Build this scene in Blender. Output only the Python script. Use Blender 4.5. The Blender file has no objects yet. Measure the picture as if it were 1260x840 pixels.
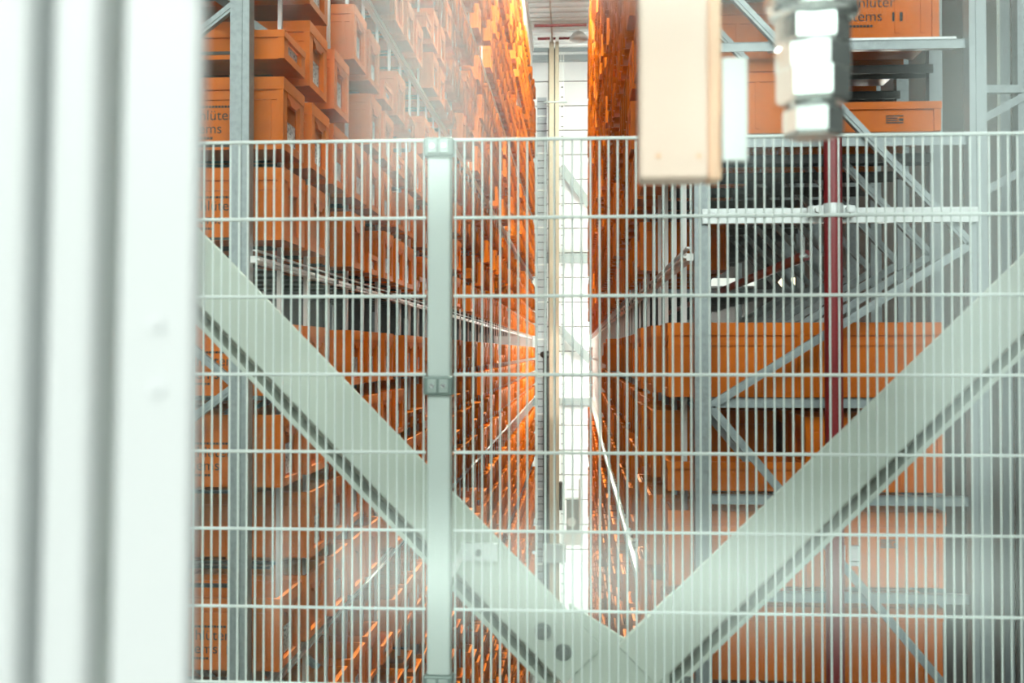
import bpy, math, random
import numpy as np
from mathutils import Vector, Matrix

random.seed(7)
scene = bpy.context.scene
COL = scene.collection

# ------------------------------------------------------------------ camera
F = 1300.0                      # focal length in pixels of the 1260 x 840 frame
YAW = math.radians(3.48)
PITCH = math.radians(1.0)
SHY = 10.7                      # principal point offset in pixels
EYE = Vector((0.0, 0.0, 1.65))
cd = bpy.data.cameras.new('camera')
cam = bpy.data.objects.new('camera', cd)
COL.objects.link(cam)
cam.location = EYE
cam.rotation_euler = (math.pi / 2 + PITCH, 0, YAW)
cd.sensor_width = 36.0
cd.lens = F / 1260 * 36.0
cd.shift_y = -SHY / 1260.0
cd.clip_start = 0.02
cd.clip_end = 200
cd.dof.use_dof = True
cd.dof.focus_distance = 8.0
cd.dof.aperture_fstop = 4.4
scene.camera = cam

# ------------------------------------------------------------------ world, exposure
w = bpy.data.worlds.new('world')
scene.world = w
w.use_nodes = True
bgn = w.node_tree.nodes.get('Background') or w.node_tree.nodes.new('ShaderNodeBackground')
bgn.inputs['Color'].default_value = (0.85, 0.95, 1.0, 1)
bgn.inputs['Strength'].default_value = 0.6
scene.view_settings.view_transform = 'Standard'
scene.view_settings.look = 'None'
scene.view_settings.exposure = 0.0
scene.view_settings.gamma = 1.0
scene.view_settings.use_curve_mapping = False
VEIL_LIGHT = 5.2              # glow of the added veil panes behind the camera
LAMP_LIGHT = 520.0               # high bay lamps over the aisle

# ------------------------------------------------------------------ pixel <-> world
_R = cam.rotation_euler.to_matrix()
def ray(px, py):
    d = Vector(((px - 630) / F, -((py - 420) + SHY) / F, -1.0))
    return _R @ d
def onY(px, py, Y):
    d = ray(px, py); return EYE + d * ((Y - EYE.y) / d.y)
def onX(px, py, X):
    d = ray(px, py); return EYE + d * ((X - EYE.x) / d.x)
_Rt = _R.transposed()
def proj(p):
    q = _Rt @ (Vector(p) - EYE)
    if q.z > -0.05: return None
    return 630 + F * q.x / -q.z, 420 - SHY - F * q.y / -q.z

# ------------------------------------------------------------------ materials
def mat(name, base, rough=0.5, metal=0.0, noise=0.0, nscale=12.0, bump=0.0, base2=None, spec=0.5):
    m = bpy.data.materials.new(name); m.use_nodes = True
    nt = m.node_tree; b = nt.nodes['Principled BSDF']
    b.inputs['Base Color'].default_value = (*base, 1)
    b.inputs['Roughness'].default_value = rough
    b.inputs['Metallic'].default_value = metal
    b.inputs['Specular IOR Level'].default_value = spec
    if noise > 0 or bump > 0:
        tc = nt.nodes.new('ShaderNodeTexCoord')
        nz = nt.nodes.new('ShaderNodeTexNoise')
        nz.inputs['Scale'].default_value = nscale; nz.inputs['Detail'].default_value = 5
        nt.links.new(tc.outputs['Object'], nz.inputs['Vector'])
        if noise > 0:
            mx = nt.nodes.new('ShaderNodeMix'); mx.data_type = 'RGBA'
            c2 = base2 or tuple(max(0, c * (1 - noise)) for c in base)
            mx.inputs[6].default_value = (*base, 1); mx.inputs[7].default_value = (*c2, 1)
            rp = nt.nodes.new('ShaderNodeValToRGB')
            rp.color_ramp.elements[0].position = 0.4; rp.color_ramp.elements[1].position = 0.7
            nt.links.new(nz.outputs['Fac'], rp.inputs['Fac'])
            nt.links.new(rp.outputs['Color'], mx.inputs[0])
            nt.links.new(mx.outputs[2], b.inputs['Base Color'])
        if bump > 0:
            bp = nt.nodes.new('ShaderNodeBump'); bp.inputs['Strength'].default_value = bump
            bp.inputs['Distance'].default_value = 0.01
            nt.links.new(nz.outputs['Fac'], bp.inputs['Height'])
            nt.links.new(bp.outputs['Normal'], b.inputs['Normal'])
    return m

def emit(name, col, strength):
    m = bpy.data.materials.new(name); m.use_nodes = True
    nt = m.node_tree; nt.nodes.clear()
    e = nt.nodes.new('ShaderNodeEmission'); o = nt.nodes.new('ShaderNodeOutputMaterial')
    e.inputs['Color'].default_value = (*col, 1); e.inputs['Strength'].default_value = strength
    nt.links.new(e.outputs[0], o.inputs['Surface'])
    return m

M = {}
def orange_mat(name, base, attr=None):
    m = mat(name, base, rough=0.42, noise=0.2, nscale=9, bump=0.05, spec=0.16)
    nt = m.node_tree; b = nt.nodes['Principled BSDF']
    # each box a slightly different batch of plastic
    oi = nt.nodes.new('ShaderNodeObjectInfo') if attr is None else nt.nodes.new('ShaderNodeAttribute')
    if attr: oi.attribute_name = attr
    hs = nt.nodes.new('ShaderNodeHueSaturation')
    mr = nt.nodes.new('ShaderNodeMapRange')
    mr.inputs['To Min'].default_value = 0.82; mr.inputs['To Max'].default_value = 1.12
    nt.links.new(oi.outputs['Random' if attr is None else 'Fac'], mr.inputs['Value'])
    if attr: mr.inputs['To Min'].default_value = 0.62; mr.inputs['To Max'].default_value = 1.15
    nt.links.new(mr.outputs[0], hs.inputs['Value'])
    src = b.inputs['Base Color'].links[0].from_socket
    nt.links.new(src, hs.inputs['Color']); nt.links.new(hs.outputs[0], b.inputs['Base Color'])
    return m
M['orange'] = orange_mat('orange plastic', (0.75, 0.168, 0.002))
M['orange_far'] = orange_mat('orange plastic of the far bins', (0.75, 0.168, 0.002), 'batch')
M['orange_grip'] = orange_mat('orange grip', (0.64, 0.120, 0.002))
M['galv'] = mat('galvanised steel', (0.34, 0.39, 0.40), 0.45, 0.25, 0.22, 40)
M['galv_light'] = mat('bright galvanised steel', (0.72, 0.76, 0.76), 0.4, 0.2, 0.15, 40)
M['post_white'] = mat('pale post steel', (0.80, 0.78, 0.76), 0.4, 0.1, 0.08, 30)
M['fence'] = mat('fence wire paint', (0.74, 0.80, 0.78), 0.35)
M['fence_post'] = mat('fence post paint', (0.60, 0.68, 0.65), 0.4, 0, 0.05, 6)
M['clamp'] = mat('clamp zinc', (0.20, 0.26, 0.24), 0.4, 0.3, 0.1, 60)
M['clamp_light'] = mat('light clamp zinc', (0.40, 0.48, 0.45), 0.4, 0.2, 0.1, 60)
M['beam'] = mat('pale green beam paint', (0.53, 0.59, 0.535), 0.5, 0, 0.08, 4, 0.05)
M['beam_dark'] = mat('beam groove steel', (0.36, 0.36, 0.30), 0.6)  # groove shade deepened by a darker beam colour
M['bolt'] = mat('bolt steel', (0.20, 0.22, 0.21), 0.3, 0.5)
M['chrome'] = mat('bright nickel', (0.95, 0.97, 0.97), 0.18, 0.9)
M['red'] = mat('red sprinkler paint', (0.24, 0.008, 0.014), 0.35, 0, 0.15, 10)
M['white'] = mat('white paint', (0.86, 0.88, 0.87), 0.45, 0, 0.04, 3)
M['frame_white'] = mat('white frame lacquer', (0.62, 0.66, 0.65), 0.35)
M['wall_white'] = mat('white wall panel', (0.84, 0.86, 0.86), 0.5, 0, 0.05, 2)
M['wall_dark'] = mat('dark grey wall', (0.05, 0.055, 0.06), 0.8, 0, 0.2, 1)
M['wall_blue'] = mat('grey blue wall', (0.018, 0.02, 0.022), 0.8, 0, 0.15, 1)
M['floor'] = mat('grey concrete', (0.36, 0.37, 0.36), 0.6, 0, 0.2, 2, 0.1)
M['ceiling'] = mat('ceiling deck', (0.74, 0.76, 0.75), 0.6, 0, 0.08, 2)
M['black'] = mat('black rubber', (0.012, 0.012, 0.013), 0.6)
M['ink'] = mat('black print ink', (0.02, 0.018, 0.015), 0.6)
M['mast'] = mat('beige mast steel', (0.42, 0.36, 0.28), 0.4, 0.1, 0.1, 8)
M['steel_dark'] = mat('dark steel', (0.045, 0.045, 0.045), 0.5, 0.3)
M['mesh_grey'] = mat('grey guard mesh', (0.42, 0.47, 0.52), 0.5, 0.2, 0.15, 20)
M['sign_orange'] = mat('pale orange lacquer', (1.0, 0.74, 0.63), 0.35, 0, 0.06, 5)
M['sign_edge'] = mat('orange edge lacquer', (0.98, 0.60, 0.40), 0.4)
M['tag_white'] = mat('white tag plastic', (0.95, 0.96, 0.96), 0.4, 0, 0.02, 5)
M['paper'] = None
def paper():
    m = bpy.data.materials.new('printed paper'); m.use_nodes = True
    nt = m.node_tree; b = nt.nodes['Principled BSDF']; b.inputs['Roughness'].default_value = 0.55
    tc = nt.nodes.new('ShaderNodeTexCoord'); mp = nt.nodes.new('ShaderNodeMapping')
    mp.inputs['Scale'].default_value = (1, 30, 45)
    nz = nt.nodes.new('ShaderNodeTexNoise'); nz.inputs['Scale'].default_value = 1.6
    rp = nt.nodes.new('ShaderNodeValToRGB')
    rp.color_ramp.elements[0].position = 0.40; rp.color_ramp.elements[0].color = (0.22, 0.22, 0.24, 1)
    rp.color_ramp.elements[1].position = 0.50; rp.color_ramp.elements[1].color = (0.82, 0.81, 0.82, 1)
    nt.links.new(tc.outputs['Object'], mp.inputs[0]); nt.links.new(mp.outputs[0], nz.inputs['Vector'])
    nt.links.new(nz.outputs['Fac'], rp.inputs['Fac']); nt.links.new(rp.outputs[0], b.inputs['Base Color'])
    return m
M['paper'] = paper()
M['daylight'] = emit('daylight behind pane', (0.90, 1.0, 0.96), VEIL_LIGHT)
M['daylight_side'] = emit('daylight behind side pane', (1.0, 0.96, 0.88), 60.0)
M['daylight_high'] = emit('daylight behind high pane', (0.96, 1.0, 0.97), 7.8)
M['daylight_dim'] = emit('daylight behind shaded pane', (0.88, 1.0, 0.98), 3.4)
M['lamp_glow'] = emit('lamp diffuser glow', (0.96, 1.0, 0.84), LAMP_LIGHT)
M['lamp_end'] = emit('batten lamp glow', (1.0, 0.98, 0.95), 85.0)
M['lamp_soft'] = emit('small lamp glow', (1.0, 0.86, 0.62), 2.0)
M['door_glow'] = emit('daylight through door', (1.0, 1.0, 0.92), 1.1)
def glass():
    m = bpy.data.materials.new('window glass'); m.use_nodes = True
    nt = m.node_tree; nt.nodes.clear()
    t = nt.nodes.new('ShaderNodeBsdfTransparent'); t.inputs['Color'].default_value = (0.955, 0.985, 0.97, 1)
    g = nt.nodes.new('ShaderNodeBsdfGlossy'); g.distribution = 'BECKMANN'; g.inputs['Roughness'].default_value = 0.15
    g.inputs['Color'].default_value = (0.93, 1.0, 0.96, 1)
    x = nt.nodes.new('ShaderNodeMixShader'); x.inputs['Fac'].default_value = 0.052
    o = nt.nodes.new('ShaderNodeOutputMaterial')
    nt.links.new(t.outputs[0], x.inputs[1]); nt.links.new(g.outputs[0], x.inputs[2])
    nt.links.new(x.outputs[0], o.inputs['Surface'])
    return m
M['glass'] = glass()

# ------------------------------------------------------------------ mesh helpers
class MB:
    def __init__(s): s.v = []; s.f = []; s.m = []; s.sm = []
    def add(s, vs, fs, mi=0, smooth=False):
        o = len(s.v); s.v += [tuple(v) for v in vs]
        for f in fs: s.f.append(tuple(i + o for i in f)); s.m.append(mi); s.sm.append(smooth)
        return s
    def box(s, a, b, mi=0):
        x0, y0, z0 = (min(p, q) for p, q in zip(a, b)); x1, y1, z1 = (max(p, q) for p, q in zip(a, b))
        return s.add([(x0,y0,z0),(x1,y0,z0),(x1,y1,z0),(x0,y1,z0),(x0,y0,z1),(x1,y0,z1),(x1,y1,z1),(x0,y1,z1)],
              [(3,2,1,0),(4,5,6,7),(0,1,5,4),(1,2,6,5),(2,3,7,6),(3,0,4,7)], mi)
    def tube(s, a, b, r, n=10, mi=0, r2=None, cap=True):
        a = Vector(a); b = Vector(b); d = (b - a).normalized()
        u = d.orthogonal().normalized(); v = d.cross(u)
        r2 = r if r2 is None else r2
        vs = []
        for k in range(n):
            t = 2 * math.pi * k / n; e = u * math.cos(t) + v * math.sin(t)
            vs.append(a + e * r); vs.append(b + e * r2)
        s.add(vs, [(2*k, (2*k+2) % (2*n), (2*k+3) % (2*n), 2*k+1) for k in range(n)], mi, n > 7)
        if cap:
            s.add([vs[2*k] for k in range(n)], [tuple(range(n - 1, -1, -1))], mi)
            s.add([vs[2*k+1] for k in range(n)], [tuple(range(n))], mi)
        return s
    def bar(s, a, b, w, t, up=(0, 1, 0), mi=0):
        """rectangular bar from a to b; t = size along up, w = across"""
        a = Vector(a); b = Vector(b); d = (b - a).normalized(); up = Vector(up)
        up = (up - d * up.dot(d)).normalized(); sd = d.cross(up)
        vs = []
        for p in (a, b):
            for i, j in ((-1,-1),(1,-1),(1,1),(-1,1)):
                vs.append(p + sd * (i * w / 2) + up * (j * t / 2))
        return s.add(vs, [(3,2,1,0),(4,5,6,7),(0,1,5,4),(1,2,6,5),(2,3,7,6),(3,0,4,7)], mi)
    def prism(s, pts, y0, y1, mi=0):
        """polygon in XZ, extruded along Y"""
        n = len(pts)
        vs = [(p[0], y0, p[1]) for p in pts] + [(p[0], y1, p[1]) for p in pts]
        fs = [tuple(range(n)), tuple(range(2*n - 1, n - 1, -1))]
        fs += [((i+1) % n, i, i + n, (i+1) % n + n) for i in range(n)]
        return s.add(vs, fs, mi)
    def lathe(s, prof, c, n=20, mi=0):
        """profile (r, z) around the vertical axis through c"""
        vs = []
        for r, z in prof:
            for k in range(n):
                t = 2 * math.pi * k / n; vs.append((c[0] + r * math.cos(t), c[1] + r * math.sin(t), c[2] + z))
        fs = []
        for i in range(len(prof) - 1):
            for k in range(n):
                fs.append((i*n + k, i*n + (k+1) % n, (i+1)*n + (k+1) % n, (i+1)*n + k))
        fs.append(tuple(range(n - 1, -1, -1))); fs.append(tuple(range((len(prof)-1)*n, len(prof)*n)))
        return s.add(vs, fs, mi, n > 7)
    def mesh(s, name, mats):
        me = bpy.data.meshes.new(name); me.from_pydata(s.v, [], s.f)
        for m in (mats if isinstance(mats, (list, tuple)) else [mats]): me.materials.append(M[m])
        me.polygons.foreach_set('material_index', s.m)
        me.polygons.foreach_set('use_smooth', s.sm)
        me.update(); return me
    def build(s, name, mats, parent=None, loc=None):
        return inst(name, s.mesh(name, mats), parent, loc)
def inst(name, me, parent=None, loc=None):
    o = bpy.data.objects.new(name, me); COL.objects.link(o)
    if parent is not None: o.parent = parent
    if loc is not None: o.location = loc
    return o
def bevel(o, wd=0.003, seg=2):
    m = o.modifiers.new('bevel', 'BEVEL'); m.width = wd; m.segments = seg; m.limit_method = 'ANGLE'; return o
def empty(name, loc=(0, 0, 0), rz=0):
    o = bpy.data.objects.new(name, None); COL.objects.link(o); o.location = loc; o.rotation_euler = (0, 0, rz)
    o.empty_display_size = 0.1; return o
def tag(o, label, cat, group=None):
    o['label'] = label; o['category'] = cat
    if group: o['group'] = group
    return o
def struct(o): o['kind'] = 'structure'; return o

# ------------------------------------------------------------------ levels of the racks (heights over the camera + EYE)
H0 = EYE.z
P = 0.497                      # bay pitch along the aisle
YB0 = 4.66                     # near face of the first bin column
NCOL = 60
GROUP = 1.93
def level(k, j): return H0 + 0.50 + GROUP * k + 0.41 * j
KMIN, KMAX = -5, 4
Z_FLOOR = -9.6
Z_TOP = 11.6
XL, XR = -1.313, 0.375         # aisle faces of the bins
Y_END = YB0 + NCOL * P + 0.15

# ------------------------------------------------------------------ the hall
CEIL = 12.25
YF = 37.2
struct(MB().box((-9, -4.4, Z_FLOOR - 0.3), (9, YF + 0.3, Z_FLOOR)).build('floor', 'floor'))
ceil = struct(MB().box((-9, -4.4, CEIL), (9, YF + 0.3, CEIL + 0.2)).build('ceiling', 'ceiling'))
pm = MB().box((-8.9, -0.07, -0.28), (8.9, 0.07, 0)).mesh('purlin', 'white')
rm = MB().box((-8.9, -0.05, -0.05), (8.9, 0.05, 0)).mesh('deck_rib', 'white')
for i in range(10):
    inst('purlin', pm, ceil, (0, 9 + i * 3.1, CEIL))
for i in range(14):
    inst('deck_rib', rm, ceil, (0, 30.4 + i * 0.5, CEIL))
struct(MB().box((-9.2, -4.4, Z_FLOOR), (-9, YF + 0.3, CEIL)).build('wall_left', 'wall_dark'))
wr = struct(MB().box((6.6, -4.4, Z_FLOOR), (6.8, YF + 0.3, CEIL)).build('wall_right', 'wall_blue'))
struct(MB().box((-9, 0.9, -0.3), (6.6, 2.55, 0)).box((-9, -4.2, -0.3), (6.6, 0.9, 0)).build('trim_1', 'floor'))
# far end wall, clad in broad white panels with dark joints
wf = struct(MB().box((-9, YF, Z_FLOOR), (6.6, YF + 0.3, CEIL)).build('wall_far', 'steel_dark'))
zz = Z_FLOOR + 0.02
pmesh = MB().box((-1.7, -0.05, 0), (2.9, 0, 0.83)).mesh('panel', 'wall_white')
while zz < CEIL - 0.4:
    inst('panel', pmesh, wf, (-1.2, YF, zz)); zz += 0.865
# girts and bracing in front of the far wall
for py, hgt in ((318, 0.30), (494, 0.26), (60, 0.2), (71, 0.2)):
    z = onY(700, py, YF - 0.4).z
    MB().box((-2.5, YF - 0.45, z - hgt / 2), (2.5, YF - 0.2, z + hgt / 2)).build('girt', 'galv', wf)
for a, b in (((690, 205), (727, 254)), ((688, 404), (727, 444)), ((660, 46), (727, 46))):
    pa, pb = onY(*a, YF - 0.55), onY(*b, YF - 0.55)
    MB().bar(pa, pb, 0.28 if a[1] > 50 else 0.1, 0.1).build('wall_brace', 'galv', wf)
# glowing sheet added for the brightly lit foot of the far wall
dz = onY(706, 693, YF - 0.06)
d1 = struct(empty('door_1', (dz.x, YF - 0.07, dz.z)))
MB().box((-0.75, -0.04, -3.2), (0.75, 0, 0)).build('door_leaf', 'door_glow', d1)
for xx in (-0.5, -0.17, 0.17, 0.5):
    MB().box((xx - 0.012, -0.06, -3.2), (xx + 0.012, -0.04, 0)).build('door_rib', 'white', d1)
# wall behind the camera; windows added on it to mirror as veils
YBK = -4.0
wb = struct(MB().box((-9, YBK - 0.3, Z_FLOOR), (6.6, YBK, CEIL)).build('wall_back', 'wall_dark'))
wn = [2]
def back_window(x0, x1, z0, z1, m='daylight'):
    o = struct(empty('window_%d' % wn[0], ((x0 + x1) / 2, YBK, z0))); wn[0] += 1
    hx = (x1 - x0) / 2; h = z1 - z0
    MB().box((-hx, 0.012, 0), (hx, 0.03, h)).build('pane', m, o)
    MB().box((-hx - 0.05, 0, -0.05), (-hx, 0.06, h + 0.05)).box((hx, 0, -0.05), (hx + 0.05, 0.06, h + 0.05)) \
        .box((-hx, 0, -0.05), (hx, 0.06, 0)).box((-hx, 0, h), (hx, 0.06, h + 0.05)).build('window_frame', 'white', o)
for px0, px1, py0, py1, m in ((445, 600, -40, 235, 'daylight'), (228, 1240, 668, 738, 'daylight'), (1150, 1245, 25, 590, 'daylight_dim'),
                           (236, 284, -40, 225, 'daylight'), (893, 930, -40, 215, 'daylight_dim')):
    a = onY(px0, py1, 5.2); b = onY(px1, py0, 5.2)
    back_window(a.x, b.x, a.z, b.z, m)
for i in range(3):
    back_window(-4.6 + i * 3.1, -1.8 + i * 3.1, 3.5, 8.2, 'daylight_high')  # high windows added for front light, out of view
# low side windows, added and unseen, lighting the left rack through bays left empty
for i in range(3):
    y0 = 22.0 + i * 4.6
    o = struct(empty('window_%d' % wn[0], (6.6, y0, 0.05))); wn[0] += 1
    MB().box((-0.03, 0, 0), (-0.012, 3.9, 1.9)).build('pane', 'daylight_side', o)
    MB().box((-0.06, -0.06, -0.06), (0, 0, 1.96)).box((-0.06, 3.9, -0.06), (0, 3.96, 1.96)) \
        .box((-0.06, 0, -0.06), (0, 3.9, 0)).box((-0.06, 0, 1.9), (0, 3.9, 1.96)).build('window_frame', 'white', o)
# small bright opening in the far wall, glimpsed through the right rack
a = onY(862, 352, YF - 0.05); b = onY(930, 342, YF - 0.05)
o = struct(empty('window_%d' % wn[0], (a.x, YF - 0.06, a.z))); wn[0] += 1
MB().box((0, -0.02, 0), (b.x - a.x, 0, b.z - a.z)).build('pane', 'door_glow', o)
MB().box((0, -0.02, -0.9), (0.5, 0, -0.25)).build('pane', 'door_glow', o)

# ------------------------------------------------------------------ high bay lamps
_U = ['', 'first', 'second', 'third', 'fourth', 'fifth', 'sixth', 'seventh', 'eighth', 'ninth', 'tenth', 'eleventh', 'twelfth', 'thirteenth',
      'fourteenth', 'fifteenth', 'sixteenth', 'seventeenth', 'eighteenth', 'nineteenth']
_T = {2: ('twenty', 'twentieth'), 3: ('thirty', 'thirtieth'), 4: ('forty', 'fortieth'), 5: ('fifty', 'fiftieth'), 6: ('sixty', 'sixtieth')}
def _ord(n):
    if n < 20: return _U[n]
    t, u = divmod(n, 10)
    return _T[t][1] if u == 0 else _T[t][0] + '-' + _U[u]
ORD = [_ord(i) for i in range(1, 65)]
lamp_h = MB().box((-0.19, -1.0, 0), (0.19, 1.0, 0.09)).box((-0.02, -0.02, 0.09), (0.02, 0.02, 0.45)).mesh('housing', 'white')
lamp_d = MB().box((-0.16, -0.95, -0.02), (0.16, 0.95, 0)).mesh('diffuser', 'lamp_glow')
for i in range(7):
    o = tag(empty('ceiling_lamp', (0.05, 9.0 + i * 2.9, CEIL - 0.45)),
            'long white ceiling lamp over the aisle, %s from the camera end' % ORD[i], 'lamp', 'lamps over the aisle')
    inst('housing', lamp_h, o); inst('diffuser', lamp_d, o)
bat_h = MB().box((-0.9, -0.03, 0.16), (0.9, 0.03, 0.2)).box((-0.02, -0.02, 0.2), (0.02, 0.02, 1.02)).mesh('housing', 'white')
bat_d = MB().tube((-0.85, 0, 0.06), (0.85, 0, 0.06), 0.08, 10).mesh('diffuser', 'lamp_end')
for i, xx in enumerate((-3.2, 2.6)):  # hidden lamps added to brighten the end wall and ceiling
    o = tag(empty('batten_lamp', (xx, 33.8, CEIL - 1.3)),
            'bare glowing batten lamp hung near the end wall, %s rack' % ('behind the left' if xx < 0 else 'behind the right'), 'lamp', 'batten lamps at the end wall')
    inst('housing', bat_h, o); inst('diffuser', bat_d, o)
# round lamp seen under the far ceiling
c = onY(712, 49, 33.8)
o = tag(empty('dome_lamp', c), 'round clear dome lamp hanging under the ceiling deck at the aisle end', 'lamp')
MB().lathe([(0.06, 0.28), (0.2, 0.2), (0.3, 0.05), (0.3, 0), (0.2, -0.05)], (0, 0, 0), 16).build('shade', 'galv_light', o)
MB().tube((0, 0, 0.2), (0, 0, CEIL - 0.28 - c.z), 0.02, 8).build('stem', 'galv_light', o)
# sprinkler pipes under the ceiling
for i, py in enumerate((31, 47)):
    c = onY(700, py, 31.5 if i == 0 else 34.5)
    tag(MB().tube((-1.25, c.y, c.z), (0.33, c.y, c.z), 0.045, 10).build('ceiling_pipe', 'red'),
        'thin red sprinkler pipe crossing under the ceiling, %s' % ('the nearer and higher one' if i == 0 else 'the farther and lower one'), 'pipe', 'red ceiling pipes')

# ------------------------------------------------------------------ storage racks
def make_rack(side):
    left = side < 0
    XF = -1.42 if left else 0.50           # aisle side of the uprights
    s = -1 if left else 1                  # depth direction
    root = empty('storage_rack', (XF, 4.5, Z_FLOOR))
    tag(root, ('tall steel bin rack forming the left wall of the aisle' if left else 'tall steel bin rack forming the right wall of the aisle, partly empty'),
        'rack', 'two facing bin racks')
    L = Vector((XF, 4.5, Z_FLOOR))
    def part(name, mb, m): return mb.build(name, m, root, None)
    def w2l(p): return Vector(p) - L
    D = 1.14                                # depth to the rear uprights
    # end frame uprights (front), folded channel section
    for nm, x0, wd in (('upright', 0.0, 0.085 if left else 0.068), ('upright', D, 0.07)):
        mb = MB()
        xa, xb = s * x0, s * (x0 + wd)
        mb.box((xa, 0, 0), (xb, 0.012, Z_TOP - Z_FLOOR))
        mb.box((xa, 0.012, 0), (xa + s * 0.012, 0.07, Z_TOP - Z_FLOOR)).box((xb - s * 0.012, 0.012, 0), (xb, 0.07, Z_TOP - Z_FLOOR))
        mb.box((xa + s * wd * 0.36, -0.006, 0), (xa + s * wd * 0.64, 0, Z_TOP - Z_FLOOR))
        part(nm, mb, 'galv')
    # uprights at every bay
    pa = MB().box((0, 0, 0), (s * 0.019, 0.022, Z_TOP - Z_FLOOR)).mesh('upright', 'post_white')
    for i in range(1, NCOL + 1):
        inst('upright', pa, root, (0, 0.005 + i * P, 0))
    pr = MB().box((0, 0, 0), (s * 0.06, 0.012, Z_TOP - Z_FLOOR)).box((0, 0.012, 0), (s * 0.012, 0.05, Z_TOP - Z_FLOOR)).mesh('upright', 'galv')
    for i in list(range(1, 8)) + list(range(8, NCOL, 5)):
        inst('upright', pr, root, (s * D, 0.005 + i * P, 0))
    # frame bracing of the first bays (zigzag)
    def zig(pts, wd, m, y):
        for (xa, za), (xb, zb) in zip(pts, pts[1:]):
            MB().bar((xa, y, za - L.z), (xb, y, zb - L.z), wd, 0.03).bar((xa, y - 0.016, za - L.z), (xb, y - 0.016, zb - L.z), wd * 0.35, 0.008).build('brace', m, root)
    if left:
        z0 = H0 + 0.18
        pts = [(s * 1.10, z0 + 2.1), (s * 0.06, z0 + 1.35), (s * 1.10, z0 + 0.55), (s * 0.06, z0 - 0.33), (s * 1.10, z0 - 1.1), (s * 0.06, z0 - 2.0)]
        rows = range(4)
    else:
        nL1 = onY(873, 500, 4.5).z; nR1 = onY(1185, 300, 4.5).z; nL0 = onY(873, -40, 4.5).z; nR2 = onY(1185, 890, 4.5).z
        pts = [(0.065, nL0), (1.15, nR1), (0.065, nL1), (1.15, nR2)]
        rows = range(9)
    for r in rows:
        zig(pts, 0.034, 'galv', 0.03 + r * P)
    if not left:
        # stout cross beam of the open bay
        za = onY(1000, 275, 4.5).z - L.z
        MB().box((0.03, -0.03, za), (1.16, 0.01, za + 0.024)).box((0.03, -0.012, za + 0.024), (1.16, 0.01, za + 0.036)) \
            .box((0.03, -0.03, za + 0.036), (1.16, 0.01, za + 0.062)).build('cross_beam', 'galv_light', root)
        zc = onY(1000, 54, 4.5).z - L.z
        MB().box((0.33, 0.09, zc), (1.12, 0.13, zc + 0.048)).build('cross_beam', 'galv_light', root)
        for k in (6,):
            MB().box((0.06, 0.02, za - 0.15), (1.14, 0.05, za - 0.10)).build('cross_beam', 'galv', root, (0, k * P, 0))
    # longitudinal beams at the taller gaps
    LB = NCOL * P
    bl = MB().box((0.0, 0, 0), (s * 0.03, LB, 0.03)).box((-s * 0.012, 0, 0.012), (0, LB, 0.02)).box((0, 0, 0.052), (s * 0.02, LB, 0.058))
    bl = bl.mesh('long_beam', 'post_white')
    for k in range(KMIN, KMAX + 2):
        z = H0 + 0.50 + GROUP * k - 0.115
        inst('long_beam', bl, root, (-s * 0.032, 0.02, z - L.z))
    if not left:
        # perforated walkway-like ledge below the empty bays
        z = H0 - 1.53 - L.z
        lg = MB().box((-0.08, 0.9, z), (0.06, LB, z + 0.012)).box((-0.095, 0.9, z - 0.05), (-0.08, LB, z + 0.02)).build('ledge', 'galv_light', root)
        hole = MB().box((-0.012, -0.03, 0), (0.012, 0.03, 0.004)).mesh('slot', 'steel_dark')
        for i in range(90):
            inst('slot', hole, lg, (-0.045 if i % 2 else 0.0, 1.1 + i * 0.125, z + 0.011))
    # small angle clips on the posts beside the long beam
    clip = MB().box((-0.006 * s, -0.005, -0.004), (0.0, 0.03, 0.02)).mesh('beam_clip', 'steel_dark')
    for i in range(1, 30):
        inst('beam_clip', clip, root, (-s * 0.046, 0.005 + i * P, H0 + 0.40 - L.z - 0.01))
    # bin support rails, one pair per bin
    rh, rmat = (0.012, 'steel_dark') if left else (0.04, 'galv')  # slot shade put into the dark colour of the left rails
    rail = MB().box((s * 0.03, 0, -rh), (s * 1.14, 0.006, 0)).box((s * 0.03, 0, -0.006), (s * 1.14, 0.035, 0)).mesh('support_rail', rmat)
    rail_shaded = MB().box((s * 0.03, 0, -rh), (s * 1.14, 0.006, 0)).box((s * 0.03, 0, -0.006), (s * 1.14, 0.035, 0)).mesh('support_rail', 'steel_dark')  # inner rails carry the shade of the bay as a darker colour
    rest = MB(); cand = []
    for k in range(KMIN, KMAX + 1):
        for j in range(4):
            zl = level(k, j)
            for i in range(NCOL):
                q = proj((XF, 4.6 + i * P, zl))
                if not left and (k, j) == (0, 0) and i < 8: continue
                if q is None or not (-150 < q[0] < 1410 and -150 < q[1] < 990): continue
                cand.append((i, zl))
    cand.sort(key=lambda t: t[0])
    for n_, (i, zl) in enumerate(cand):
        for e in (0, 1):
            y = 0.045 + i * P if e == 0 else 0.045 + i * P + 0.40
            if n_ < 140:
                o = inst('support_rail', rail if i == 0 and e == 0 else rail_shaded, root, (0, y, zl - L.z))
            else:
                rest.box((s * 0.03, y, zl - L.z - rh), (s * 1.14, y + 0.02, zl - L.z))
    o = rest.build('support_rail', 'steel_dark', root); o['kind'] = 'stuff'
    # top rail
    MB().box((-s * 0.05, 0, Z_TOP - L.z - 0.15), (s * 0.1, LB, Z_TOP - L.z)).build('top_rail', 'white', root)
    return root
rack_left = make_rack(-1)
rack_right = make_rack(1)

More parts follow.
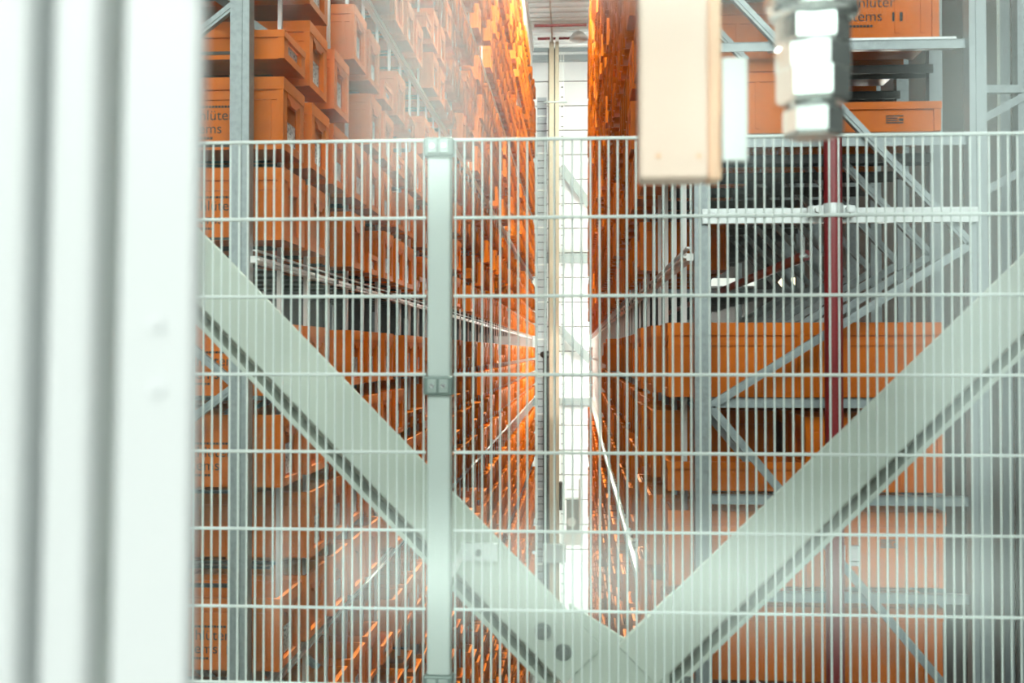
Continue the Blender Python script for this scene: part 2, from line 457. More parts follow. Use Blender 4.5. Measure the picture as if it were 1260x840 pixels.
# ------------------------------------------------------------------ storage bins
BL, BW = 0.595, 0.372
def bin_body(H):
    """open tote: local x runs from the aisle face (0) to the back, y across, z up"""
    mb = MB(); t = 0.006; i_ = 0.014
    x0, x1, y0, y1 = i_, BL - i_, -BW/2 + i_, BW/2 - i_
    mb.box((x0, y0, 0), (x1, y1, t))
    mb.box((x0 + 0.012, y0, t), (x0 + 0.012 + t, y1, H - 0.01)); mb.box((x1 - t, y0, t), (x1, y1, H - 0.01))
    mb.box((x0, y0, t), (x1, y0 + t, H - 0.01)); mb.box((x0, y1 - t, t), (x1, y1, H - 0.01))
    rh = min(0.055, H * 0.25)
    zr = H - rh
    # proud rim
    mb.box((0, -BW/2, zr), (BL, -BW/2 + 0.016, H)); mb.box((0, BW/2 - 0.016, zr), (BL, BW/2, H))
    mb.box((0, -BW/2 + 0.016, zr), (0.016, BW/2 - 0.016, H)); mb.box((BL - 0.016, -BW/2 + 0.016, zr), (BL, BW/2 - 0.016, H))
    if H > 0.2:
        for sg in (-1, 1):
            ya, yb = sg * (BW/2 - 0.005), sg * (BW/2 - 0.016)
            mb.box((0.005, ya, zr - 0.045), (BL - 0.005, yb, zr - 0.012))       # second band
            for xx in (0.06, 0.17, 0.405, 0.515):                                 # ribs of the long side
                mb.box((xx, sg * (BW/2 - 0.008), 0.02), (xx + 0.02, yb, zr - 0.045))
    # corner pillars
    for xa, xb in ((0.003, 0.032), (BL - 0.032, BL - 0.003)):
        for sg in (-1, 1):
            mb.box((xa, sg * (BW/2 - 0.003), 0.0), (xb, sg * (BW/2 - 0.07), zr))
    # bottom lip and top web of the aisle face
    mb.box((0.003, -BW/2 + 0.07, 0.0), (0.03, BW/2 - 0.07, 0.035))
    mb.box((BL - 0.03, -BW/2 + 0.07, 0.0), (BL - 0.003, BW/2 - 0.07, 0.035))
    return mb
HT, HL = 0.325, 0.128
body_t = bin_body(HT).mesh('body', 'orange')
body_l = bin_body(HL).mesh('body', 'orange')
def grip(H):
    mb = MB(); zt = H - 0.055
    pts = [(-0.115, zt), (0.115, zt), (0.115, zt - 0.022), (0.075, zt - 0.03), (0.05, zt - 0.05), (-0.05, zt - 0.05), (-0.075, zt - 0.03), (-0.115, zt - 0.022)]
    n = len(pts)
    vs = [(0.001, p[0], p[1]) for p in pts] + [(0.02, p[0], p[1]) for p in pts]
    fs = [tuple(range(n)), tuple(range(2*n-1, n-1, -1))] + [((i+1) % n, i, i+n, (i+1) % n + n) for i in range(n)]
    return mb.add(vs, fs)
grip_t = grip(HT).mesh('handle', 'orange_grip')
def label_mesh(z0, z1, hw, yo=0.0):
    return MB().box((0.021, yo - hw, z0), (0.024, yo + hw, z1)).mesh('label', 'paper')
labels_t = [label_mesh(0.045, 0.165, 0.075), label_mesh(0.045, 0.185, 0.07, 0.01), label_mesh(0.05, 0.15, 0.08, -0.01)]
label_l = label_mesh(0.025, 0.09, 0.105)

def text_mesh(body, size, name):
    cu = bpy.data.curves.new(name, 'FONT'); cu.body = body; cu.size = size; cu.extrude = 0.0004
    ob = bpy.data.objects.new(name, cu); COL.objects.link(ob)
    dg = bpy.context.evaluated_depsgraph_get()
    me = bpy.data.meshes.new_from_object(ob.evaluated_get(dg))
    bpy.data.objects.remove(ob); bpy.data.curves.remove(cu)
    me.materials.clear(); me.materials.append(M['ink']); return me
txt1 = text_mesh('Schl\u00fcter', 0.066, 'print_word')
txt2 = text_mesh('Systems', 0.066, 'print_word')
block_m = MB().box((0, -0.0012, 0), (0.045, 0, 0.04)).mesh('print_block', 'ink')
strip_mb = MB()
for q in range(12): strip_mb.box((q * 0.0145, -0.0012, 0), (q * 0.0145 + 0.0115, 0, 0.010))
strip_m = strip_mb.mesh('print_line', 'ink')
small_m = MB().box((0, -0.0012, 0), (0.075, 0, 0.006)).box((0, -0.0012, 0.010), (0.05, 0, 0.016)).box((0.055, -0.0012, 0.010), (0.075, 0, 0.022)) \
    .box((0, -0.0012, 0.020), (0.05, 0, 0.026)).box((0, -0.0012, 0.030), (0.075, 0, 0.036)).mesh('print_mark', 'ink')
sheet_m = MB().box((0, -0.0015, 0), (0.07, 0, 0.09)).mesh('paper_sheet', 'paper')

def add_print(root, s, cx, kind):
    """print on the long side that faces the camera; cx = world offset along X from the aisle face (always positive)"""
    # local frame: for the left rack the bin is turned by pi, so the camera side is local +y and local x points to -X
    flip = s < 0
    y = (BW/2 - 0.0125) if flip else -(BW/2 - 0.0125)
    def put(name, me, lx, lz, up=False):
        o = inst(name, me, root)
        # lx is measured to the right as seen by the camera
        if flip: o.rotation_euler = (math.pi/2 if up else 0, 0, math.pi); o.location = (-lx, y, lz)
        else: o.rotation_euler = (math.pi/2 if up else 0, 0, 0); o.location = (lx, y, lz)
        return o
    if kind == 'name':
        put('print_word', txt1, cx - 0.05, 0.135, True); put('print_word', txt2, cx - 0.10, 0.075, True)
        put('print_block', block_m, cx - 0.10, 0.135); put('print_block', block_m, cx + 0.155, 0.072)
        put('print_line', strip_m, cx - 0.10, 0.048); put('print_line', strip_m, cx - 0.02, 0.19)
    elif kind == 'low':
        put('print_mark', small_m, cx, 0.035)
    elif kind == 'sheet':
        put('paper_sheet', sheet_m, cx, 0.09); put('print_mark', small_m, cx + 0.16, 0.17)

# --- which slot holds what:  't' tall bin, 'l' low bin, None empty
rng = random.Random(11)
left_fix = {}
def fixrow(k, j, s):
    for c, ch in enumerate(s):
        if ch != '?': left_fix[(k, j, c)] = {'t': 't', 'l': 'l', '.': None}[ch]
fixrow(0, 3, 'tt.tt')
fixrow(0, 2, 'ltt.ttl')
fixrow(0, 1, 'ttttttlt')
fixrow(0, 0, 'tt.tltttl')
fixrow(-1, 3, 'tt.ttt.ttl')
fixrow(-1, 2, 'ttt.tttl')
fixrow(-1, 1, '.tttt.tt')
fixrow(-1, 0, 'ttttt.t')
def fill(side, k, j, c):
    if side < 0:
        if (k, j, c) in left_fix: return left_fix[(k, j, c)]
        r = rng.random()
        if k >= 4 and j >= 1: return None
        return None if r < 0.14 else ('l' if r < 0.28 else 't')
    r = rng.random()
    if k == -1 and (j, c) == (2, 0): return 'l'
    if k == -1 and c < 3: return 't'
    if k == -1 and 27 <= c < 57: return None  # left empty to let light from the added side windows through
    if k == 0 and j == 0 and c < 4: return None
    return None if r < 0.12 else ('l' if r < 0.24 else 't')
_jr = random.Random(5)
_jit = {}
def push(side, k, j, c, row):
    """how far a bin is pushed in (+) or pulled out (-) of its slot"""
    key = (side, k, j, c, row)
    if key not in _jit:
        v = 0.016 * (_jr.random() - 0.5)
        if side > 0 and row == 0:
            if k == -1 and c < 3: v += (0.02, -0.018, -0.036)[c]
            elif k == -1 or (k == 0 and j == 0): v += -0.075 if (k, j, c) == (-1, 3, 12) else 0.05
        _jit[key] = v
    return _jit[key]
slots = []      # (area, side, k, j, c, row, kind)
def quad_area(ps):
    if any(p is None for p in ps): return 0
    xs = [min(max(p[0], 225), 1260) for p in ps]; ys = [min(max(p[1], 0), 840) for p in ps]
    return abs(sum(xs[i] * ys[(i+1) % 4] - xs[(i+1) % 4] * ys[i] for i in range(4))) / 2
for side in (-1, 1):
    X = XL if side < 0 else XR
    for k in range(KMIN, KMAX + 1):
        for j in range(4):
            z = level(k, j)
            if side > 0 and k == 0: z += 0.045
            prev_f = None
            for c in range(NCOL):
                y = YB0 + c * P
                kd = fill(side, k, j, c)
                rows = [(0, kd)]
                if c < 3: rows.append((1, ('l' if (side > 0 and k == 0 and j == 1) else 't') if rng.random() < 0.95 and not (side > 0 and k == 0 and j == 0) else None))
                for row, kk in rows:
                    if kk is None: continue
                    H = HT if kk == 't' else HL
                    xa = X + side * row * 0.61; xb = xa + side * BL
                    ps = [proj(p) for p in ((xa, y, z), (xa, y + BW, z), (xa, y + BW, z + H), (xa, y, z + H))]
                    if any(p is None for p in ps): continue
                    if not (-60 < ps[0][0] < 1400 and ps[0][1] > -60 and ps[2][1] < 900):
                        if not any(-60 < p[1] < 900 for p in ps): continue
                    A = quad_area(ps) if row == 0 else 0
                    if c == 0 or (row == 0 and prev_f is None):
                        A += quad_area([proj(p) for p in ((xa, y, z), (xb, y, z), (xb, y, z + H), (xa, y, z + H))]) * (1.0 if c == 0 else 0.35)
                    elif row == 1: A += 1.0 if side < 0 else 40.0 / (c + 1)
                    slots.append((A, side, k, j, c, row, kk, z))
                prev_f = kd
slots.sort(key=lambda t: -t[0])
singles, rest = slots[:300], slots[300:]
def level_words(k, j):
    n = 4 * k + j
    return '%s level above the eye-level gap' % ORD[n] if n >= 0 else '%s level below the eye-level gap' % ORD[-n - 1]
for A, side, k, j, c, row, kk, z in singles:
    X = XL if side < 0 else XR
    H = HT if kk == 't' else HL
    y = YB0 + c * P + BW / 2
    jit = side * push(side, k, j, c, row)
    o = empty('storage_bin', (X + side * row * 0.61 + jit, y, z), (math.pi if side < 0 else 0) + 0.012 * (rng.random() - 0.5))
    lab = '%s orange bin, %s rack%s, %s column, %s' % ('tall' if kk == 't' else 'low', 'left' if side < 0 else 'right',
              '' if row == 0 else ' rear row', ORD[c], level_words(k, j))
    tag(o, lab, 'bin', 'orange storage bins in the racks')
    inst('body', body_t if kk == 't' else body_l, o)
    if kk == 't': inst('handle', grip_t, o)
    if row == 0 and rng.random() < 0.85:
        inst('label', rng.choice(labels_t) if kk == 't' else label_l, o)
    if c == 0:
        if side < 0 and row == 0 and kk == 't': add_print(o, side, -0.40, 'name')
        elif side > 0 and row == 1:
            if k == 0 and kk == 't': add_print(o, side, 0.24, 'name')
            elif k == 0: add_print(o, side, 0.36, 'low')
            elif (k, j) == (-1, 1): add_print(o, side, 0.16, 'sheet')

# the far bins as one object
def far_template(H):
    mb = MB(); i_ = 0.012; rh = min(0.06, H * 0.3); zr = H - rh
    x0, x1, y0, y1 = i_, BL, -BW/2 + i_, BW/2 - i_
    mb.add([(x0+0.012,y0,0),(x1,y0,0),(x1,y1,0),(x0+0.012,y1,0),(x0+0.012,y0,H),(x1,y0,H),(x1,y1,H),(x0+0.012,y1,H)],
           [(3,2,1,0),(0,1,5,4),(2,3,7,6),(3,0,4,7)])
    X0, X1, Y0, Y1 = 0, BL, -BW/2, BW/2
    mb.add([(X0,Y0,zr),(X1,Y0,zr),(X1,Y1,zr),(X0,Y1,zr),(X0,Y0,H),(X1,Y0,H),(X1,Y1,H),(X0,Y1,H)],
           [(0,1,5,4),(1,2,6,5),(2,3,7,6),(3,0,4,7),(3,2,1,0)])
    a = 0.016
    mb.add([(X0,Y0,H),(X1,Y0,H),(X1,Y1,H),(X0,Y1,H),(X0+a,Y0+a,H),(X1-a,Y0+a,H),(X1-a,Y1-a,H),(X0+a,Y1-a,H),
            (X0+a,Y0+a,H*0.35),(X1-a,Y0+a,H*0.35),(X1-a,Y1-a,H*0.35),(X0+a,Y1-a,H*0.35)],
           [(0,1,5,4),(1,2,6,5),(2,3,7,6),(3,0,4,7),(8,9,10,11),(4,5,9,8),(5,6,10,9),(6,7,11,10),(7,4,8,11)])
    for sg in (-1, 1):
        ya, yb = sg * (BW/2 - 0.003), sg * (BW/2 - 0.07)
        mb.add([(0.003,ya,0),(0.003,yb,0),(0.003,yb,zr),(0.003,ya,zr),(0.028,ya,0),(0.028,yb,0),(0.028,yb,zr),(0.028,ya,zr)],
               [(0,1,2,3),(1,5,6,2),(0,3,7,4),(0,4,5,1)])
    if H > 0.2: mb.add([(0.02,-0.07,0.05),(0.02,0.07,0.05),(0.02,0.07,0.17),(0.02,-0.07,0.17)], [(0,3,2,1)], 1)
    else: mb.add([(0.02,-0.1,0.025),(0.02,0.1,0.025),(0.02,0.1,0.085),(0.02,-0.1,0.085)], [(0,3,2,1)], 1)
    return np.array(mb.v, dtype=np.float64), np.array(mb.f, dtype=np.int64), np.array(mb.m, dtype=np.int64)
tv = {'t': far_template(HT), 'l': far_template(HL)}
V, Fq, Mi, Bt = [], [], [], []; off = 0
for A, side, k, j, c, row, kk, z in rest:
    v, f, m = tv[kk]
    v = v.copy()
    if side < 0: v[:, 0] *= -1; v[:, 1] *= -1
    X = XL if side < 0 else XR
    v += np.array([X + side * row * 0.61 + side * push(side, k, j, c, row), YB0 + c * P + BW/2, z])
    mm = m.copy()
    if rng.random() < 0.2: mm[:] = 0
    V.append(v); Fq.append(f + off); Mi.append(mm); Bt.append(np.full(len(f), rng.random(), dtype=np.float32)); off += len(v)
V = np.concatenate(V); Fq = np.concatenate(Fq); Mi = np.concatenate(Mi)
me = bpy.data.meshes.new('far_bins')
me.vertices.add(len(V)); me.vertices.foreach_set('co', V.ravel())
me.loops.add(Fq.size); me.loops.foreach_set('vertex_index', Fq.ravel().astype(np.int32))
me.polygons.add(len(Fq)); me.polygons.foreach_set('loop_start', (np.arange(len(Fq)) * 4).astype(np.int32))
me.polygons.foreach_set('material_index', Mi.astype(np.int32))
me.materials.append(M['orange_far']); me.materials.append(M['white'])
at_ = me.attributes.new('batch', 'FLOAT', 'FACE'); at_.data.foreach_set('value', np.concatenate(Bt))
me.update(calc_edges=True); me.validate()
fb = inst('far_storage_bins', me)
tag(fb, 'thousands of small orange bins filling the far racks along the aisle', 'bins'); fb['kind'] = 'stuff'

# ------------------------------------------------------------------ stacker crane at the end of the aisle
YC = 33.0
b0 = onY(680, 52, YC); zb = Z_FLOOR
cr = tag(empty('stacker_crane', (b0.x, YC, zb)), 'tall beige twin rail stacker crane mast standing at the far end of the aisle', 'crane')
def cx(px): return onY(px, 432, YC).x - b0.x
def cz(py): return onY(690, py, YC).z - zb
for xa, xb in ((676, 682), (683.5, 688)):
    MB().box((cx(xa), -0.08, 0.3), (cx(xb), 0.1, cz(52))).build('mast_rail', 'mast', cr)
MB().box((cx(682), -0.02, 0.3), (cx(683.5), 0.06, cz(60))).build('mast_web', 'steel_dark', cr)
MB().box((cx(674.6), 0.0, 0.3), (cx(676), 0.05, cz(60))).build('mast_edge', 'steel_dark', cr)
lad = MB().box((cx(690), 0, 0.3), (cx(690.6), 0.04, cz(63))).box((cx(693.4), 0, 0.3), (cx(694), 0.04, cz(63))).build('ladder', 'galv_light', cr)
rung = MB().box((cx(690.6), 0.01, 0), (cx(693.4), 0.03, 0.03)).mesh('rung', 'steel_dark')
for i in range(62): inst('rung', rung, lad, (0, 0, 0.6 + i * 0.31))
MB().box((cx(668), -0.05, 0.4), (cx(674.4), 0.1, cz(440))).build('cable_chain', 'black', cr)
MB().lathe([(0.1, 0), (0.16, 0.06), (0.16, 0.16), (0.08, 0.2)], (cx(671), 0.02, cz(440)), 14).build('chain_pulley', 'black', cr)
for xa, xb, ya, yb, m in ((688, 692, 592, 626, 'steel_dark'), (697, 713, 612, 652, 'galv'), (694, 716, 652, 668, 'galv_light'), (668, 696, 668, 690, 'galv')):
    bevel(MB().box((cx(xa), -0.3, cz(yb)), (cx(xb), 0.05, cz(ya))).build('cabinet', m, cr), 0.02)
MB().tube((cx(713), -0.32, cz(640)), (cx(713), -0.32, cz(588)), 0.03, 8).tube((cx(697), -0.32, cz(600)), (cx(713), -0.32, cz(600)), 0.025, 8).build('hand_rail', 'galv_light', cr)
MB().tube((cx(703), -0.34, cz(640)), (cx(703), -0.30, cz(640)), 0.14, 14).build('hand_wheel', 'galv_light', cr)
MB().box((cx(668), -0.25, 0.05), (cx(716), 0.3, 0.55)).build('travel_base', 'mast', cr)
for px in (679, 686):
    MB().box((cx(px) - 0.05, -0.12, cz(52)), (cx(px) + 0.05, 0.12, cz(47))).build('mast_cap', 'galv_light', cr)
# cross arms with rollers
for py in (126,):
    MB().box((cx(670), -0.1, cz(py + 1)), (cx(698), -0.04, cz(py - 1))).build('guide_arm', 'galv', cr)
MB().bar((b0.x - b0.x + cx(680), 0.05, cz(52)), (cx(679), -10, cz(0) + 0.2), 0.05, 0.05, (0, 0, 1)).build('power_rail', 'mast', cr)
# grey caged ladder strip beside the left rack end
g0, g1 = onY(661, 190, 35.4), onY(673, 700, 35.4)
gt = tag(empty('mesh_guard', (g0.x, 35.4, Z_FLOOR)), 'narrow grey mesh guard strip between left rack end and crane mast', 'guard')
hh = onY(661, 120, 35.4).z - Z_FLOOR
MB().box((0, 0, 0), (g1.x - g0.x, 0.02, hh)).build('mesh_sheet', 'mesh_grey', gt)
gb = MB().box((0, -0.03, -0.025), (g1.x - g0.x, 0, 0.025)).mesh('mesh_bar', 'galv_light')
gs = MB().box((0, -0.012, -0.012), (g1.x - g0.x, 0, 0.012)).mesh('mesh_slat', 'steel_dark')
zz = 0.4; n = 0
while zz < hh:
    if n % 5 == 0: inst('mesh_bar', gb, gt, (0, 0, zz))
    else: inst('mesh_slat', gs, gt, (0, 0, zz))
    n += 1; zz += 0.25

# ------------------------------------------------------------------ red sprinkler riser in front of the right rack
pt = onY(1024.5, 168, 4.40); 
sp = tag(empty('sprinkler_pipe', (pt.x, 4.40, 0)), 'dark red vertical sprinkler pipe clamped to the right rack frame', 'pipe')
MB().tube((0, 0, -3), (0, 0, 6), 0.037, 18).build('riser', 'red', sp)
zc = onY(1025, 259, 4.4).z
cl = MB().tube((0, 0, zc - 0.028), (0, 0, zc + 0.028), 0.041, 18).box((-0.095, 0.02, zc - 0.022), (0.095, 0.05, zc + 0.022)).build('pipe_clamp', 'galv_light', sp)
for sg in (-1, 1):
    MB().tube((sg * 0.062, 0.02, zc + 0.004), (sg * 0.062, -0.03, zc + 0.004), 0.017, 6).box((sg * 0.04, -0.008, zc - 0.014), (sg * 0.085, 0.02, zc + 0.02)).build('clamp_bolt', 'galv_light', cl)
MB().tube((-0.02, 0.4, H0 + 0.43), (-0.02, 7.5, H0 + 0.43), 0.024, 10).build('branch_pipe', 'red', sp)
MB().tube((-0.055, 0.3, H0 + 0.50), (-0.055, 0.3, H0 + 0.42), 0.006, 8).lathe([(0.02, 0.0), (0.022, 0.008), (0.008, 0.02)], (-0.055, 0.3, H0 + 0.41), 10).build('sprinkler_head', 'galv_light', sp)
# small exit-style lamp hanging inside the right rack
c = onY(972, 347, 12.1)
lp = tag(empty('small_lamp', c), 'small cream lamp glowing in the dark behind the red pipe', 'lamp')
MB().prism([(-0.13, 0.0), (-0.09, 0.05), (0.13, 0.05), (0.13, -0.05), (-0.09, -0.05)], -0.03, 0.03).build('diffuser', 'lamp_soft', lp)
MB().box((-0.09, -0.035, 0.05), (0.13, 0.035, 0.06)).box((-0.01, -0.01, 0.06), (0.01, 0.01, CEIL - 0.28 - c.z)).build('housing', 'steel_dark', lp)

# neighbouring rack end beyond the right rack
nb = empty('neighbour_rack', (2.0, 4.9, Z_FLOOR))
tag(nb, 'grey empty rack frame standing right of the orange bins at the picture edge', 'rack')
for k in (0, 3):
    for xx in (0.0, 1.1):
        MB().box((xx, 0, 0), (xx + 0.07, 0.012, 16)).box((xx, 0.012, 0), (xx + 0.012, 0.06, 16)).build('upright', 'galv', nb, (0, k * 1.0, 0))
for (pa, pb) in (((1203, 110), (1330, 110)), ((1203, 150), (1330, 80)), ((1203, 240), (1330, 170))):
    a, b = onY(*pa, 4.9), onY(*pb, 4.9)
    MB().bar(a - Vector((2.0, 4.9, Z_FLOOR)), b - Vector((2.0, 4.9, Z_FLOOR)), 0.035, 0.03).build('brace', 'galv', nb)

# ------------------------------------------------------------------ diagonal V bracing behind the fence
YV = 2.86
vb = empty('diagonal_brace', (0, 0, 0))
def vpt(px, py): q = onY(px, py, YV); return Vector((q.x, q.z))
def arm(name, a, b, label, endcut=None):
    """channel with web face; a->b along its upper edge in pixels, section below that edge"""
    A, B = vpt(*a), vpt(*b); d = (B - A).normalized()
    n = Vector((d.y, -d.x))
    if n.y > 0: n = -n
    root = tag(empty(name, (A.x, YV, A.y)), label, 'beam', 'V bracing')
    def strip(pname, u0, u1, y0, y1, m, la=0.0, lb=0.0):
        L_ = (B - A).length
        p = [d * la + n * u0, d * (L_ + lb) + n * u0, d * (L_ + lb) + n * u1, d * la + n * u1]
        return MB().prism([(q.x, q.y) for q in p], y0, y1).build(pname, m, root)
    bevel(strip('web', 0, 0.147, 0, 0.012, 'beam'), 0.004)
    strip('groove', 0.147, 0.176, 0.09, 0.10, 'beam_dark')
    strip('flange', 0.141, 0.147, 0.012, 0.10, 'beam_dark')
    bevel(strip('lip', 0.176, 0.190, -0.002, 0.10, 'beam'), 0.003)
    strip('top_flange', 0.012, 0.018, 0.012, 0.06, 'beam')
    return root
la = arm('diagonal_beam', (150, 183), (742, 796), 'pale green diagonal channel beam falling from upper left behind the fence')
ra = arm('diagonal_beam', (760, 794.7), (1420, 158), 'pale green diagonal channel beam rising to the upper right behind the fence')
bpy.data.objects.remove(vb)
# gusset plate joining both
g = [vpt(*p) for p in ((700, 744), (768, 787), (830, 728), (822, 880), (705, 880))]
gc = vpt(750, 860)
gp = tag(empty('gusset_plate', (gc.x, YV + 0.014, gc.y)), 'pale green gusset plate joining the two diagonal beams at the bottom', 'plate')
MB().prism([(q.x - gc.x, q.y - gc.y) for q in g], 0.0, 0.012).build('plate', 'beam', gp)
def bolt(parent, px, py, r=0.017):
    q = vpt(px, py); l = parent.location
    x, z = q.x - l.x, q.y - l.z; y = YV - l.y
    o = MB().tube((x, y, z), (x, y - 0.006, z), r * 1.35, 16).tube((x, y - 0.006, z), (x, y - 0.02, z), r, 6).build('bolt', 'bolt', parent)
    MB().tube((x, y - 0.02, z), (x, y - 0.026, z), r * 0.5, 12).build('bolt_tip', 'bolt', o)
for p in ((668, 776), (693, 802)): bolt(la, *p)
for p in ((846, 842), (820, 866)): bolt(ra, *p)

# ------------------------------------------------------------------ wire mesh fence
YW = 2.70
def fpt(px, py): return onY(px, py, YW)
wire_rows = [173, 268.5, 364.5, 460.5, 556, 652, 748.5, 843, 938]
zs = [fpt(541, y).z for y in wire_rows]
xpost0, xpost1 = fpt(527.5, 430).x, fpt(555.5, 430).x
ztop = zs[0]; zbot = 0.12
def panel(name, x0, x1, label):
    root = tag(empty(name, (x0, YW, zbot)), label, 'fence', 'fence mesh panels')
    pitch = 0.0231; n = int((x1 - x0) / pitch)
    vm = MB().tube((0, 0, 0), (0, 0, ztop - zbot + 0.003), 0.0027, 6).mesh('vertical_wire', 'fence')
    for i in range(n + 1): inst('vertical_wire', vm, root, (0.004 + i * pitch, 0, 0))
    hm = MB().tube((0, 0, 0), (x1 - x0, 0, 0), 0.0044, 6).mesh('horizontal_wire', 'fence')
    allz = list(zs)
    while allz[-1] > 0.4: allz.append(allz[-1] - 0.197)
    for z in allz: inst('horizontal_wire', hm, root, (0, -0.006, z - zbot))
    return root
panel('wire_fence', -1.62, xpost0 - 0.006, 'pale wire mesh fence panel left of the fence post')
panel('wire_fence', xpost1 + 0.006, xpost1 + 1.50, 'wide pale wire mesh fence panel right of the fence post')
pc = (xpost0 + xpost1) / 2; hw = (xpost1 - xpost0) / 2
fp = tag(empty('fence_post', (pc, YW, 0)), 'square pale green fence post with zinc clamps between the two mesh panels', 'post')
bevel(MB().box((-hw, -0.03, 0.01), (hw, 0.03, ztop - 0.012)).build('tube', 'fence_post', fp), 0.006, 3)
MB().box((-0.07, -0.07, 0.0), (0.07, 0.07, 0.01)).build('foot_plate', 'fence_post', fp)
for py in (184, 474, 837):
    z = fpt(541, py).z
    c = bevel(MB().box((-hw - 0.008, -0.044, z - 0.024), (hw + 0.008, 0.0, z + 0.024)).build('clamp', 'clamp', fp), 0.005)
    for sg in (-1, 1):
        bevel(MB().box((sg * 0.003, -0.049, z - 0.017), (sg * (hw - 0.003), -0.044, z + 0.017)).build('clamp_face', 'clamp_light', c), 0.002)
        MB().tube((sg * hw * 0.5, -0.049, z), (sg * hw * 0.5, -0.053, z), 0.006, 8).build('clamp_screw', 'chrome', c)
# bracket from the post to the left diagonal
a, b = onY(567, 668, 2.84), onY(612, 690, 2.84)
br = MB().box((a.x - pc, 0.135, b.z), (b.x - pc, 0.15, a.z)).build('bracket', 'galv_light', fp)
m_ = ((a + b) / 2)
MB().tube((m_.x - pc, 0.135, m_.z), (m_.x - pc, 0.120, m_.z), 0.009, 10).build('bracket_bolt', 'bolt', br)
MB().bar((hw - 0.005, 0.01, m_.z - 0.035), (a.x - pc + 0.01, 0.142, m_.z + 0.005), 0.02, 0.006).build('bracket_arm', 'galv_light', fp)

# ------------------------------------------------------------------ window the photograph looks through
win = struct(empty('window_1', (0, 0.5, 0)))
YG = 0.1                                       # pane offset (world y = 0.6)
MB().box((-0.32, YG, 0.3), (1.6, YG + 0.006, 3.0)).build('pane', 'glass', win)
# folded white frame profile on the left: broad face, grooves, edge; slightly out of plumb as in the photo
def fx(px, py, y): return onY(px, py, y).x
YP = 0.46
et, eb = fx(246, 0, YP), fx(228, 840, YP)
zt_, zb_ = onY(246, 0, YP).z, onY(228, 840, YP).z
sl = (et - eb) / (zt_ - zb_)
def slanted(pname, xr0, xr1, y0, y1, m, bv=0.004):
    """vertical strip between offsets xr0..xr1 from the slanting right edge"""
    z0, z1 = 0.3, 3.0
    ea = eb + (z0 - zb_) * sl; ec = eb + (z1 - zb_) * sl
    pts = [(ea + xr0, z0), (ea + xr1, z0), (ec + xr1, z1), (ec + xr0, z1)]
    o = MB().prism(pts, y0 - 0.5, y1 - 0.5).build(pname, m, win)
    return bevel(o, bv, 3)
pw = 1.0 / F * YP
slanted('frame_profile', -98 * pw, 0, YP, YP + 0.006, 'frame_white', 0.002)
slanted('frame_groove', -130 * pw, -98 * pw, YP + 0.03, YP + 0.05, 'frame_white', 0.001)
slanted('frame_profile', -188 * pw, -124 * pw, YP - 0.005, YP + 0.05, 'frame_white', 0.006)
slanted('frame_groove', -225 * pw, -188 * pw, YP + 0.03, YP + 0.05, 'frame_white', 0.001)
slanted('frame_profile', -420 * pw, -214 * pw, YP - 0.005, YP + 0.05, 'frame_white', 0.006)
slanted('frame_seal', -22 * pw, -1 * pw, YP + 0.007, YP + 0.012, 'galv_light', 0.001)
for py in (398, 478):
    q = onY(194, py, YP)
    MB().tube((q.x, YP - 0.5, q.z), (q.x, YP - 0.5 - 0.002, q.z), 0.0028, 10).build('frame_screw', 'galv_light', win)
MB().box((-0.5, 0.42, 2.4), (1.6, 0.9, 2.5)).build('frame_head', 'frame_white', win)

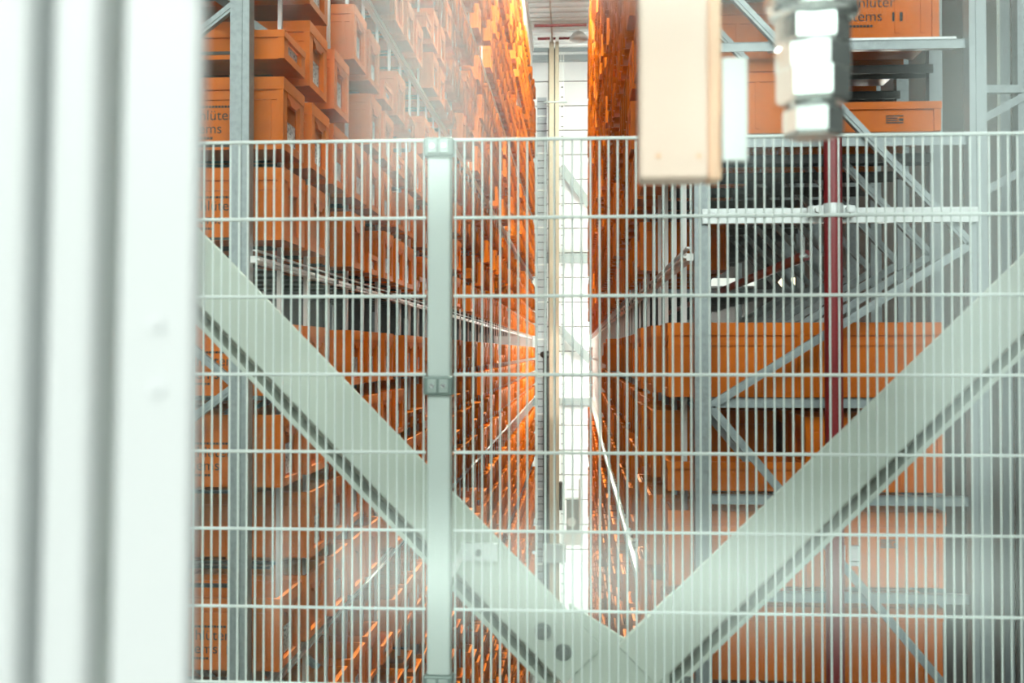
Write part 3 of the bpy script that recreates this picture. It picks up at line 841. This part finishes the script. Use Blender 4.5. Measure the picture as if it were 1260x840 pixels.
# ------------------------------------------------------------------ orange hanging unit with white tag
YS = 1.30
a, b = onY(786, 0, YS), onY(889, 220, YS)
cxm = (a.x + b.x) / 2
hs = tag(empty('hanging_marker', (cxm, YS, b.z)), 'pale orange hanging marker box with rounded corners, blurred in the foreground', 'marker')
hw_ = (b.x - a.x) / 2
e = onY(872, 100, YS).x - cxm
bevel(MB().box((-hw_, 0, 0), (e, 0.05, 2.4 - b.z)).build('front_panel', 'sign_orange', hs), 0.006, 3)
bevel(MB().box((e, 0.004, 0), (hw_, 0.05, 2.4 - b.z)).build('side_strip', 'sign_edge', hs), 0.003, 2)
for px in (810, 860):
    q = onY(px, 192, YS)
    MB().tube((q.x - cxm, 0.001, q.z - b.z), (q.x - cxm, -0.002, q.z - b.z), 0.0035, 10).build('rivet', 'sign_edge', hs)
a, b = onY(888.5, 70, YS - 0.01), onY(921, 198, YS - 0.01)
wt = tag(empty('white_tag', ((a.x + b.x) / 2, YS - 0.01, b.z)), 'small blank white plate with rounded corners beside the orange hanging marker', 'plate')
h2 = (b.x - a.x) / 2
bevel(MB().box((-h2, 0, 0), (h2, 0.006, a.z - b.z)).build('plate', 'tag_white', wt), 0.004, 3)
MB().box((-h2 + 0.002, 0.006, 0.04), (0, 0.05, 0.06)).build('plate_clip', 'galv_light', wt)

# ------------------------------------------------------------------ hanging pipe fitting
YH = 1.22
q0 = onY(1000, 170, YH)
ft = tag(empty('pipe_fitting', (onY(1000, 80, YH).x, YH, q0.z)), 'shiny nickel pipe union with stacked hex nuts hanging at the top, blurred', 'fitting')
def fr(px): return px / F * YH
def fz(py): return onY(1000, py, YH).z - q0.z
def hexnut(name, r, za, zb_, rot, seg=6, ch=0.12):
    h = zb_ - za
    o = MB().lathe([(r * 0.9, za), (r, za + h * ch), (r, zb_ - h * ch), (r * 0.9, zb_)], (0, 0, 0), seg).build(name, 'chrome', ft)
    o.rotation_euler[2] = rot
    return o
hexnut('lower_nut', fr(36), fz(169), fz(133), 0.80)
hexnut('collar', fr(27), fz(134), fz(122), 0, 20, 0.3)
hexnut('body', fr(44), fz(128), fz(84), 0.85)
hexnut('union_nut', fr(45), fz(92), fz(56), 0.77)
hexnut('neck', fr(38), fz(60), fz(50), 0, 20, 0.3)
hexnut('upper_nut', fr(45), fz(58), fz(22), 0.95)
hexnut('collar', fr(55), fz(24), fz(8), 0, 24, 0.3)
hexnut('flange_nut', fr(62), fz(10), fz(-50), 0.5)
hexnut('pipe', fr(30), fz(-50), 2.4 - q0.z, 0, 20, 0.02)
